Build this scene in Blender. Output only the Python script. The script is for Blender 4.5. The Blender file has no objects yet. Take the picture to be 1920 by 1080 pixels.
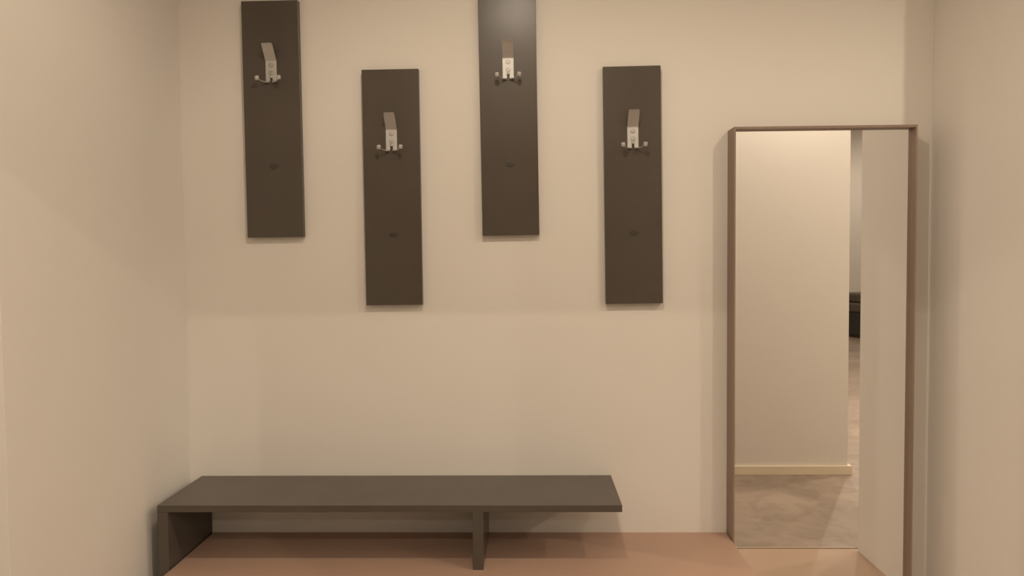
import bpy, bmesh, math, random
from mathutils import Vector, Matrix
random.seed(4)
scene = bpy.context.scene
COL = scene.collection

# ---------------------------------------------------------------- camera
# world: X right, Y into the niche (back wall at y = 0), Z up (z = 0 is the top of the low cabinet)
F_PX = 1386.0
yaw, pitch, roll = (math.radians(a) for a in (-1.3346, -2.2984, -0.4867))
fwd = Vector((math.sin(yaw) * math.cos(pitch), math.cos(yaw) * math.cos(pitch), math.sin(pitch)))
rgt = fwd.cross(Vector((0, 0, 1))).normalized()
upv = rgt.cross(fwd)
r2 = rgt * math.cos(roll) + upv * math.sin(roll)
u2 = -rgt * math.sin(roll) + upv * math.cos(roll)
cam_data = bpy.data.cameras.new('camera')
cam_data.sensor_width = 36.0
cam_data.lens = F_PX * 36.0 / 1920.0
cam_data.clip_start = 0.02
cam = bpy.data.objects.new('camera', cam_data)
COL.objects.link(cam)
m = Matrix.Identity(4)
for i in range(3):
    m[i][0], m[i][1], m[i][2] = r2[i], u2[i], -fwd[i]
m[0][3], m[1][3], m[2][3] = 0.0, -3.1803, 1.1944
cam.matrix_world = m
scene.camera = cam

# ---------------------------------------------------------------- world and exposure
w = bpy.data.worlds.new('world')
scene.world = w
w.use_nodes = True
w.node_tree.nodes['Background'].inputs[0].default_value = (1.0, 0.85, 0.68, 1)
w.node_tree.nodes['Background'].inputs[1].default_value = 0.0
scene.view_settings.view_transform = 'Standard'
scene.view_settings.look = 'None'
scene.view_settings.gamma = 1.0
scene.view_settings.use_curve_mapping = False
scene.view_settings.exposure = 0.05

# ---------------------------------------------------------------- lamps (recessed ceiling spots, plus added fill spots)
WARM = (1.0, 0.842, 0.664)
ZC = 2.88                      # ceiling height above the cabinet top
ZF = -0.346                    # floor level


def spot(name, x, y, power, size=162, blend=0.55, radius=0.013, z=ZC - 0.03, col=WARM):
    l = bpy.data.lights.new(name, 'SPOT')
    l.energy = power
    l.color = col
    l.spot_size = math.radians(size)
    l.spot_blend = blend
    l.shadow_soft_size = radius
    o = bpy.data.objects.new(name, l)
    o.location = (x, y, z)
    COL.objects.link(o)
    return o


PW = 69.0
for lx, k, sz, bl in ((-3.52, 1.15, 172, 0.3), (-0.06, 0.66, 165, 0.43), (1.84, 0.56, 163, 0.58), (3.70, 1.1, 162, 0.55)):
    spot('corridor_lamp', lx, -1.70, PW * k, sz, bl)
for lx, ly, k in ((-0.17, -4.1, 1.2), (-2.9, -4.3, 2.2), (2.9, -4.6, 2.2), (-5.0, -3.4, 2.2), (4.6, -3.4, 2.2), (0.0, -6.4, 1.2), (4.5, -6.4, 1.5)):  # first shines through the opening; the others are unseen fill added for bounce
    spot('room_and_fill_lamp', lx, ly, PW * k)
for lx, ly, k in ((6.5, -10.2, 2.3), (8.3, -10.6, 1.5)):      # added fill spots brightening the far wall, under the higher ceiling
    spot('room_and_fill_lamp', lx, ly, PW * k, z=4.45)


# ---------------------------------------------------------------- materials
def new_mat(name):
    mt = bpy.data.materials.new(name)
    mt.use_nodes = True
    nt = mt.node_tree
    return mt, nt, nt.nodes['Principled BSDF']


def noise_mat(name, c1, c2, scale=6.0, detail=4.0, rough=0.6, stretch=(1, 1, 1), bump=0.0, bscale=300.0,
              spec=0.5, metal=0.0, coat=0.0):
    mt, nt, b = new_mat(name)
    tc = nt.nodes.new('ShaderNodeTexCoord')
    mp = nt.nodes.new('ShaderNodeMapping')
    mp.inputs['Scale'].default_value = stretch
    nz = nt.nodes.new('ShaderNodeTexNoise')
    nz.inputs['Scale'].default_value = scale
    nz.inputs['Detail'].default_value = detail
    cr = nt.nodes.new('ShaderNodeValToRGB')
    cr.color_ramp.elements[0].position = 0.3
    cr.color_ramp.elements[1].position = 0.7
    cr.color_ramp.elements[0].color = (*c1, 1)
    cr.color_ramp.elements[1].color = (*c2, 1)
    L = nt.links.new
    L(tc.outputs['Object'], mp.inputs['Vector'])
    L(mp.outputs['Vector'], nz.inputs['Vector'])
    L(nz.outputs['Fac'], cr.inputs['Fac'])
    L(cr.outputs['Color'], b.inputs['Base Color'])
    b.inputs['Roughness'].default_value = rough
    b.inputs['Specular IOR Level'].default_value = spec
    b.inputs['Metallic'].default_value = metal
    b.inputs['Coat Weight'].default_value = coat
    if bump > 0:
        n2 = nt.nodes.new('ShaderNodeTexNoise')
        n2.inputs['Scale'].default_value = bscale
        n2.inputs['Detail'].default_value = 3
        L(mp.outputs['Vector'], n2.inputs['Vector'])
        bp = nt.nodes.new('ShaderNodeBump')
        bp.inputs['Strength'].default_value = bump
        bp.inputs['Distance'].default_value = 0.001
        L(n2.outputs['Fac'], bp.inputs['Height'])
        L(bp.outputs['Normal'], b.inputs['Normal'])
    return mt


M = {}
M['wall'] = noise_mat('wall_paint', (0.835, 0.802, 0.750), (0.845, 0.813, 0.762), 2.0, 3, 0.75, bump=0.15, bscale=220, spec=0.25)
M['ceiling'] = noise_mat('ceiling_paint', (0.88, 0.865, 0.84), (0.89, 0.875, 0.85), 3.0, 2, 0.85, spec=0.2)
M['board'] = noise_mat('dark_brown_laminate', (0.095, 0.079, 0.064), (0.105, 0.088, 0.072), 5.0, 5, 0.27, bump=0.10, bscale=500, spec=0.31)
M['cap'] = noise_mat('screw_cap_brown', (0.050, 0.041, 0.034), (0.056, 0.046, 0.038), 30.0, 2, 0.5)
M['cabinet'] = noise_mat('rose_beige_laminate', (0.505, 0.335, 0.248), (0.520, 0.347, 0.257), 2.5, 3, 0.5, bump=0.05)
M['niche_floor'] = noise_mat('tan_laminate_floor', (0.52, 0.375, 0.270), (0.55, 0.40, 0.29), 1.5, 4, 0.5, bump=0.05)
M['frame'] = noise_mat('taupe_veneer', (0.27, 0.195, 0.150), (0.30, 0.218, 0.168), 6.0, 6, 0.5, stretch=(8, 8, 0.7), bump=0.1, bscale=120)
M['base'] = noise_mat('cream_skirting', (0.88, 0.78, 0.60), (0.90, 0.80, 0.62), 8.0, 3, 0.45)
M['strip'] = noise_mat('threshold_strip', (0.62, 0.53, 0.42), (0.66, 0.56, 0.45), 20.0, 2, 0.35)
M['joint'] = noise_mat('dark_joint', (0.12, 0.085, 0.06), (0.14, 0.10, 0.07), 20.0, 2, 0.7)
M['steel'] = noise_mat('brushed_steel', (0.57, 0.565, 0.55), (0.63, 0.625, 0.61), 40.0, 3, 0.56, stretch=(30, 30, 1), metal=0.82)
M['knob'] = noise_mat('satin_steel_knob', (0.60, 0.59, 0.56), (0.64, 0.63, 0.60), 40.0, 2, 0.45, metal=0.6)
M['screw'] = noise_mat('dull_screw', (0.20, 0.18, 0.16), (0.26, 0.235, 0.21), 60.0, 2, 0.4, metal=1.0)
M['sofa_dark'] = noise_mat('charcoal_upholstery', (0.050, 0.047, 0.040), (0.065, 0.060, 0.050), 60.0, 3, 0.9)
M['sofa_grey'] = noise_mat('grey_brown_cushion', (0.13, 0.11, 0.095), (0.17, 0.145, 0.125), 40.0, 3, 0.9)

mt, nt, b = new_mat('mirror_glass')
b.inputs['Base Color'].default_value = (0.89, 0.885, 0.875, 1)
b.inputs['Metallic'].default_value = 1.0
b.inputs['Roughness'].default_value = 0.0
M['mirror'] = mt

# stone floor: warm grey-beige stone-look with cloudy veins
mt, nt, b = new_mat('veined_stone_floor')
L = nt.links.new
tc = nt.nodes.new('ShaderNodeTexCoord')
n1 = nt.nodes.new('ShaderNodeTexNoise'); n1.inputs['Scale'].default_value = 1.6; n1.inputs['Detail'].default_value = 6; n1.inputs['Distortion'].default_value = 0.6
n2 = nt.nodes.new('ShaderNodeTexNoise'); n2.inputs['Scale'].default_value = 6.0; n2.inputs['Detail'].default_value = 8; n2.inputs['Distortion'].default_value = 1.4
c1 = nt.nodes.new('ShaderNodeValToRGB')
c1.color_ramp.elements[0].position = 0.35; c1.color_ramp.elements[0].color = (0.315, 0.250, 0.198, 1)
c1.color_ramp.elements[1].position = 0.65; c1.color_ramp.elements[1].color = (0.425, 0.335, 0.268, 1)
c2 = nt.nodes.new('ShaderNodeValToRGB')
c2.color_ramp.elements[0].position = 0.40; c2.color_ramp.elements[0].color = (0.72, 0.72, 0.72, 1)
c2.color_ramp.elements[1].position = 0.58; c2.color_ramp.elements[1].color = (1.0, 1.0, 1.0, 1)
mx = nt.nodes.new('ShaderNodeMix'); mx.data_type = 'RGBA'; mx.blend_type = 'MULTIPLY'; mx.inputs[0].default_value = 0.5
L(tc.outputs['Object'], n1.inputs['Vector']); L(tc.outputs['Object'], n2.inputs['Vector'])
L(n1.outputs['Fac'], c1.inputs['Fac']); L(n2.outputs['Fac'], c2.inputs['Fac'])
L(c1.outputs['Color'], mx.inputs[6]); L(c2.outputs['Color'], mx.inputs[7]); L(mx.outputs[2], b.inputs['Base Color'])
b.inputs['Roughness'].default_value = 0.5
M['stone'] = mt


# ---------------------------------------------------------------- mesh helpers
def box(bm, lo, hi, bevel=0.0, seg=2):
    r = bmesh.ops.create_cube(bm, size=1.0)
    vs = r['verts']
    for v in vs:
        v.co = Vector([lo[i] + (v.co[i] + 0.5) * (hi[i] - lo[i]) for i in range(3)])
    if bevel > 0:
        es = list({e for v in vs for e in v.link_edges})
        bmesh.ops.bevel(bm, geom=es, offset=bevel, segments=seg, profile=0.5, affect='EDGES')


def link(name, bm, mat, parent=None, smooth=False):
    bmesh.ops.recalc_face_normals(bm, faces=bm.faces)
    me = bpy.data.meshes.new(name)
    bm.to_mesh(me)
    bm.free()
    me.materials.append(mat)
    if smooth:
        for pl in me.polygons:
            pl.use_smooth = True
    o = bpy.data.objects.new(name, me)
    COL.objects.link(o)
    if parent:
        o.parent = parent
    return o


def thing(name, label, cat, loc=(0, 0, 0), rot=(0, 0, 0), group=None):
    o = bpy.data.objects.new(name, None)
    o.empty_display_size = 0.1
    o.location = loc
    o.rotation_euler = rot
    COL.objects.link(o)
    o['label'] = label
    o['category'] = cat
    if group:
        o['group'] = group
    return o


def struct(name, boxes, mat, bevel=0.0):
    bm = bmesh.new()
    for lo, hi in boxes:
        box(bm, lo, hi, bevel)
    o = link(name, bm, mat)
    o['kind'] = 'structure'
    return o


def ring_mesh(bm, rings, cap=True):
    """Skin a list of equal-length vertex rings."""
    vr = [[bm.verts.new(p) for p in r] for r in rings]
    n = len(vr[0])
    for a, b2 in zip(vr[:-1], vr[1:]):
        for i in range(n):
            bm.faces.new((a[i], a[(i + 1) % n], b2[(i + 1) % n], b2[i]))
    if cap:
        bm.faces.new(vr[0][::-1])
        bm.faces.new(vr[-1])


# ---------------------------------------------------------------- the setting
WL, WR = -1.4955, 1.7032
YL, YR = -1.127, -0.797          # where the left and right niche walls end
YP = -2.173                      # niche-facing side of the dividing wall
struct('wall_back', [((WL - 0.1, 0, ZF), (WR + 0.1, 0.12, ZC))], M['wall'])
struct('wall_left', [((-6.0, YL, ZF), (WL, 0.0, ZC))], M['wall'], 0.0015)
struct('wall_right', [((WR, YR, ZF), (6.8, 0.0, ZC))], M['wall'], 0.0015)
HEAD = 2.02
struct('wall_front', [((0.86, YP - 0.13, ZF), (2.235, YP, ZC)),
                      ((-6.0, YP - 0.13, ZF), (-1.15, YP, ZC)),
                      ((-1.15, YP - 0.13, HEAD), (0.86, YP, ZC))], M['wall'])
struct('wall_far', [((-6.0, -13.1, ZF), (9.5, -13.0, 4.5))], M['wall'])
struct('wall_side', [((-6.1, -13.0, ZF), (-6.0, -6.9, 4.5)), ((-6.1, -6.9, ZF), (-6.0, 0, ZC))], M['wall'])
struct('wall_end', [((9.5, -13.0, ZF), (9.6, -6.9, 4.5)), ((9.5, -6.9, ZF), (9.6, -0.8, ZC)), ((6.8, -0.8, ZF), (9.5, -0.7, ZC))], M['wall'])
struct('ceiling', [((-6.1, -6.8, ZC), (9.6, 0.12, ZC + 0.1)), ((-6.1, -6.9, ZC), (9.6, -6.8, 4.5)),
                   ((-6.1, -13.1, 4.5), (9.6, -6.8, 4.6))], M['ceiling'])
struct('floor', [((-6.1, -13.1, ZF - 0.1), (9.6, -0.837, ZF)),
                 ((-6.1, -0.837, ZF - 0.1), (-1.6, 0.12, ZF)),
                 ((1.8, -0.837, ZF - 0.1), (9.6, 0.12, ZF))], M['stone'])
struct('floor_niche', [((-1.6, -0.826, ZF - 0.1), (1.8, 0.12, ZF + 0.0008))], M['niche_floor'])
struct('trim_1', [((WL, -0.837, ZF - 0.02), (WR, -0.8285, ZF + 0.005))], M['strip'], 0.001)
struct('trim_2', [((WL, -0.8285, ZF - 0.02), (WR, -0.826, ZF + 0.0005))], M['joint'])
# cream skirting of the dividing wall, wrapping round its free end
struct('baseboard_front', [((0.86, YP, ZF), (2.26, YP + 0.022, ZF + 0.062)),
                           ((2.235, YP - 0.13, ZF), (2.26, YP, ZF + 0.062))], M['base'], 0.002)

# ---------------------------------------------------------------- coat hook (master meshes)
def strap(bm, path, width, thick, taper=None):
    """Flat metal strap; path of (y, z), extruded across x with thickness normal to the path."""
    n = len(path)
    rings = []
    for i, (y, z) in enumerate(path):
        y0, z0 = path[max(i - 1, 0)]
        y1, z1 = path[min(i + 1, n - 1)]
        t = Vector((0, y1 - y0, z1 - z0)).normalized()
        nn = Vector((0, -t.z, t.y)) * thick * 0.5
        wd = width * (taper[i] if taper else 1.0) * 0.5
        c = Vector((0, y, z))
        ch = thick * 0.25
        rings.append([c + nn + Vector((-wd + ch, 0, 0)), c + nn + Vector((wd - ch, 0, 0)), c + nn * 0.4 + Vector((wd, 0, 0)),
                      c - nn * 0.4 + Vector((wd, 0, 0)), c - nn + Vector((wd - ch, 0, 0)), c - nn + Vector((-wd + ch, 0, 0)),
                      c - nn * 0.4 + Vector((-wd, 0, 0)), c + nn * 0.4 + Vector((-wd, 0, 0))])
    ring_mesh(bm, rings)


def tube(bm, pts, rads, n=12, squash=1.0):
    rings = []
    for i, pnt in enumerate(pts):
        p0 = Vector(pts[max(i - 1, 0)]); p1 = Vector(pts[min(i + 1, len(pts) - 1)])
        t = (p1 - p0).normalized()
        a = t.cross(Vector((0, 0, 1)))
        if a.length < 1e-3:
            a = Vector((1, 0, 0))
        a.normalize()
        b3 = a.cross(t)
        rings.append([Vector(pnt) + (a * math.cos(2 * math.pi * k / n) + b3 * math.sin(2 * math.pi * k / n) * squash) * rads[i]
                      for k in range(n)])
    ring_mesh(bm, rings)


def make_hook(parent, ox, oz):
    """Brushed steel hook, origin at the plate's lower middle on the board's face."""
    hook = None
    TH = 0.0026
    y0 = -TH * 0.5 - 0.0004
    # plate with a slot at its lower middle, bent flap above it: one piece of sheet metal
    bm = bmesh.new()
    top = 0.088
    wd = 0.0475
    path = [(y0, 0.018), (y0, 0.05), (y0, top - 0.004), (y0 - 0.0012, top + 0.0005), (y0 - 0.010, top + 0.012),
            (y0 - 0.0215, top + 0.026), (y0 - 0.033, top + 0.040), (y0 - 0.0425, top + 0.051), (y0 - 0.050, top + 0.0585),
            (y0 - 0.0525, top + 0.0605)]
    strap(bm, path, wd, TH, taper=[1, 1, 1, 1, 0.99, 0.985, 0.98, 0.975, 0.93, 0.80])
    for s in (-1, 1):            # the two feet either side of the slot, curling forward
        b2 = bmesh.new()
        strap(b2, [(y0, 0.0185), (y0, 0.008), (y0 - 0.001, 0.003), (y0 - 0.005, -0.001), (y0 - 0.010, -0.003)], 0.0185, TH)
        bmesh.ops.translate(b2, verts=b2.verts, vec=(s * (wd * 0.5 - 0.00925), 0, 0))
        me = bpy.data.meshes.new('tmp'); b2.to_mesh(me); b2.free(); bm.from_mesh(me); bpy.data.meshes.remove(me)
    # raised bead above the slot
    r = bmesh.ops.create_uvsphere(bm, u_segments=16, v_segments=10, radius=0.0065)
    for v in r['verts']:
        v.co = Vector((v.co.x * 1.15, v.co.y * 0.75 + y0 - 0.002, v.co.z * 0.9 + 0.0205))
    bmesh.ops.translate(bm, verts=bm.verts, vec=(ox, 0, oz))
    hook = link('coat_hook', bm, M['steel'], parent)
    for s in (-1, 1):            # arms swinging out and forward
        bm = bmesh.new()
        pts = [(s * 0.010, y0 - 0.004, -0.0015), (s * 0.018, y0 - 0.012, -0.0035), (s * 0.028, y0 - 0.022, -0.0030),
               (s * 0.037, y0 - 0.032, 0.0000), (s * 0.0435, y0 - 0.040, 0.0040), (s * 0.0460, y0 - 0.044, 0.0075)]
        tube(bm, pts, [0.0042, 0.0036, 0.0030, 0.0028, 0.0028, 0.0028], 10, 0.75)
        bmesh.ops.translate(bm, verts=bm.verts, vec=(ox, 0, oz))
        link('hook_arm', bm, M['steel'], hook, True)
        bm = bmesh.new()
        d = Vector((s * 0.12, -0.35, 0.93)).normalized()
        c = Vector((s * 0.0460, y0 - 0.044, 0.0075))
        prof = [(-0.0085, 0.0060), (-0.0075, 0.0078), (-0.005, 0.0088), (0.006, 0.0088), (0.0085, 0.0078), (0.0095, 0.0055)]
        tube(bm, [c + d * a for a, _ in prof], [q for _, q in prof], 18)
        bmesh.ops.translate(bm, verts=bm.verts, vec=(ox, 0, oz))
        link('hook_knob', bm, M['knob'], hook, True)
    for zz in (0.069, 0.036):    # countersunk cross-head screws: dark gap, pale head, dark cross
        bm = bmesh.new()
        n = 24
        yb = y0 - TH * 0.5
        prof = [(0.0100, 0.0003), (0.0099, -0.0003), (0.0082, -0.0003), (0.0080, -0.0009), (0.0060, -0.0014), (0.0010, -0.0016)]
        rings = [[Vector((rr * math.cos(2 * math.pi * k / n), yb + dy, zz + rr * math.sin(2 * math.pi * k / n))) for k in range(n)]
                 for rr, dy in prof]
        ring_mesh(bm, rings)
        for f in bm.faces:
            c = f.calc_center_median()
            f.material_index = 0 if math.hypot(c.x, c.z - zz) < 0.0082 else 1
        k0 = len(bm.faces)
        box(bm, (-0.0034, yb - 0.0019, zz - 0.0009), (0.0034, yb - 0.0012, zz + 0.0009))
        box(bm, (-0.0009, yb - 0.00192, zz - 0.0034), (0.0009, yb - 0.0012, zz + 0.0034))
        bm.faces.ensure_lookup_table()
        for f in bm.faces[k0:]:
            f.material_index = 1
        bmesh.ops.translate(bm, verts=bm.verts, vec=(ox, 0, oz))
        sc = link('screw', bm, M['steel'], hook)
        sc.data.materials.append(M['screw'])
    return hook


# ---------------------------------------------------------------- the four wall panels with their hooks
PT = 0.029                     # board thickness
PWD = 0.2416                   # board width
GRP = 'coat rack panels on the back wall'
root = thing('coat_rack_panel', 'dark brown coat rack panel hung high, leftmost of the four, nearest the left corner',
             'coat rack', (-1.2065, 0, 1.2926), (0, -0.0056, 0), GRP)
bm = bmesh.new()
box(bm, (0, -PT, 0), (PWD, -0.0005, 1.0), 0.0012, 2)
link('board', bm, M['board'], root)
hk = make_hook(root, 0.122, 0.659)
for ch in [hk]:
    ch.location.y = -PT
bm = bmesh.new()                # oval cover plug, flatter on top
n = 28
out = []
for k in range(n):
    a = 2 * math.pi * k / n
    out.append((0.0200 * math.cos(a), (0.0100 if math.sin(a) > 0 else 0.0150) * math.sin(a)))
rings = [[Vector((0.122 + u * s, -PT + dy, 0.303 + v * s)) for u, v in out] for s, dy in ((1, 0.0003), (0.97, -0.0006), (0.8, -0.0010), (0.3, -0.0012))]
ring_mesh(bm, rings)
cp = link('screw_cap', bm, M['cap'], root)
cp['label'] = 'darker oval cover plug'


def copy_tree(o, parent=None):
    c = o.copy()
    COL.objects.link(c)
    c.parent = parent
    for ch in list(o.children):
        copy_tree(ch, c)
    return c


for x, z, a, lab in (
        (-0.699, 0.9981, 0.0045, 'dark brown coat rack panel hung low, between the two high panels, second from the left'),
        (-0.1969, 1.2916, 0.0098, 'dark brown coat rack panel hung high, third from the left, with a sheen at top'),
        (0.3262, 0.9962, 0.0094, 'dark brown coat rack panel hung low on the right, nearest the tall mirror')):
    c = copy_tree(root)
    c.location = (x, 0, z)
    c.rotation_euler = (0, -a, 0)
    c['label'] = lab

# ---------------------------------------------------------------- low cabinet under the bench
CX0, CX1, CD = -1.3975, 0.844, 0.485
cab = thing('low_cabinet', 'long low rose-beige cabinet on the niche floor under the dark bench', 'cabinet', (0, 0, ZF))
zb = 0.0
bm = bmesh.new()
H = -ZF
box(bm, (CX0 + 0.002, -CD + 0.022, 0.002), (CX1 - 0.002, -0.002, H - 0.0265), 0.001)
link('body', bm, M['cabinet'], cab)
bm = bmesh.new()
box(bm, (CX0, -CD, H - 0.026), (CX1, -0.001, H), 0.0012)
link('top', bm, M['cabinet'], cab)
wd = (CX1 - CX0) / 3
for k in range(3):
    bm = bmesh.new()
    box(bm, (CX0 + wd * k + 0.003, -CD + 0.003, 0.012), (CX0 + wd * (k + 1) - 0.003, -CD + 0.0215, H - 0.030), 0.001)
    link('drawer_front', bm, M['cabinet'], cab)

# ---------------------------------------------------------------- bench
BX0, BX1, BZ, BD, BT = -1.4438, 0.3479, 0.2515, 0.3929, 0.0265
LT = 0.041
bench = thing('bench', 'long dark brown bench along the back wall, bridging over the low beige cabinet', 'bench', (0, 0, ZF))
bm = bmesh.new()
box(bm, (BX0, -BD, BZ - BT - ZF), (BX1, -0.001, BZ - ZF), 0.001)
link('seat', bm, M['board'], bench)
bm = bmesh.new()
box(bm, (BX0, -BD + 0.0004, 0.001), (BX0 + LT, -0.001, BZ - BT - ZF - 0.0002), 0.0008)
link('leg', bm, M['board'], bench)
bm = bmesh.new()
box(bm, (-0.224, -BD + 0.0004, -ZF + 0.0003), (-0.183, -0.001, BZ - BT - ZF - 0.0002), 0.0008)
link('leg', bm, M['board'], bench)

# ---------------------------------------------------------------- mirror
MX0, MX1, MZ1, MT, RIM, REC = 0.8465, 1.5915, 1.7265, 0.100, 0.0075, 0.030
TRIM = 0.0105
mz0 = ZF
mir = thing('wall_mirror', 'tall mirror in a deep taupe wooden frame between the low cabinet and the right corner', 'mirror',
            ((MX0 + MX1) / 2, 0, ZF))
hw = (MX1 - MX0) / 2
HT = MZ1 - ZF
bm = bmesh.new()
box(bm, (-hw, -MT, 0.002), (-hw + RIM, -0.001, HT), 0.0008)
box(bm, (hw - RIM, -MT, 0.002), (hw, -0.001, HT), 0.0008)
box(bm, (-hw + RIM, -MT, HT - TRIM), (hw - RIM, -0.001, HT), 0.0008)
box(bm, (-hw + RIM, -MT, 0.002), (hw - RIM, -0.001, 0.012), 0.0008)
box(bm, (-hw + RIM, -MT + REC + 0.006, 0.012), (hw - RIM, -0.02, HT - TRIM), 0.0)
link('frame', bm, M['frame'], mir)
bm = bmesh.new()
box(bm, (-hw + RIM, -MT + REC, 0.012), (hw - RIM, -MT + REC + 0.005, HT - TRIM), 0.0)
link('mirror_glass', bm, M['mirror'], mir)

# ---------------------------------------------------------------- sofa in the far room, seen only in the mirror
sofa = thing('sofa', 'dark sofa with grey-brown cushions far away in the room, seen in the mirror gap', 'sofa',
             (5.99, -11.3, ZF), (0, 0, math.radians(74)))


def spart(name, lo, hi, mat, bv):
    bm = bmesh.new()
    box(bm, lo, hi, bv, 3)
    return link(name, bm, mat, sofa)


spart('base', (-0.1, -0.95, 0.03), (2.2, 0.0, 0.47), M['sofa_dark'], 0.03)
spart('plinth', (-0.06, -0.9, 0.0), (2.15, -0.05, 0.03), M['joint'], 0.0)
spart('seat_cushion', (-0.08, -0.9, 0.475), (1.05, 0.01, 0.655), M['sofa_grey'], 0.05)
spart('seat_cushion', (1.06, -0.9, 0.475), (2.18, 0.01, 0.655), M['sofa_grey'], 0.05)
spart('seat_pad', (-0.08, -0.9, 0.66), (1.05, -0.02, 0.83), M['sofa_grey'], 0.05)
spart('seat_pad', (1.06, -0.9, 0.66), (2.18, -0.02, 0.83), M['sofa_grey'], 0.05)
spart('backrest', (-0.1, -1.2, 0.0), (2.2, -0.96, 1.03), M['sofa_dark'], 0.02)
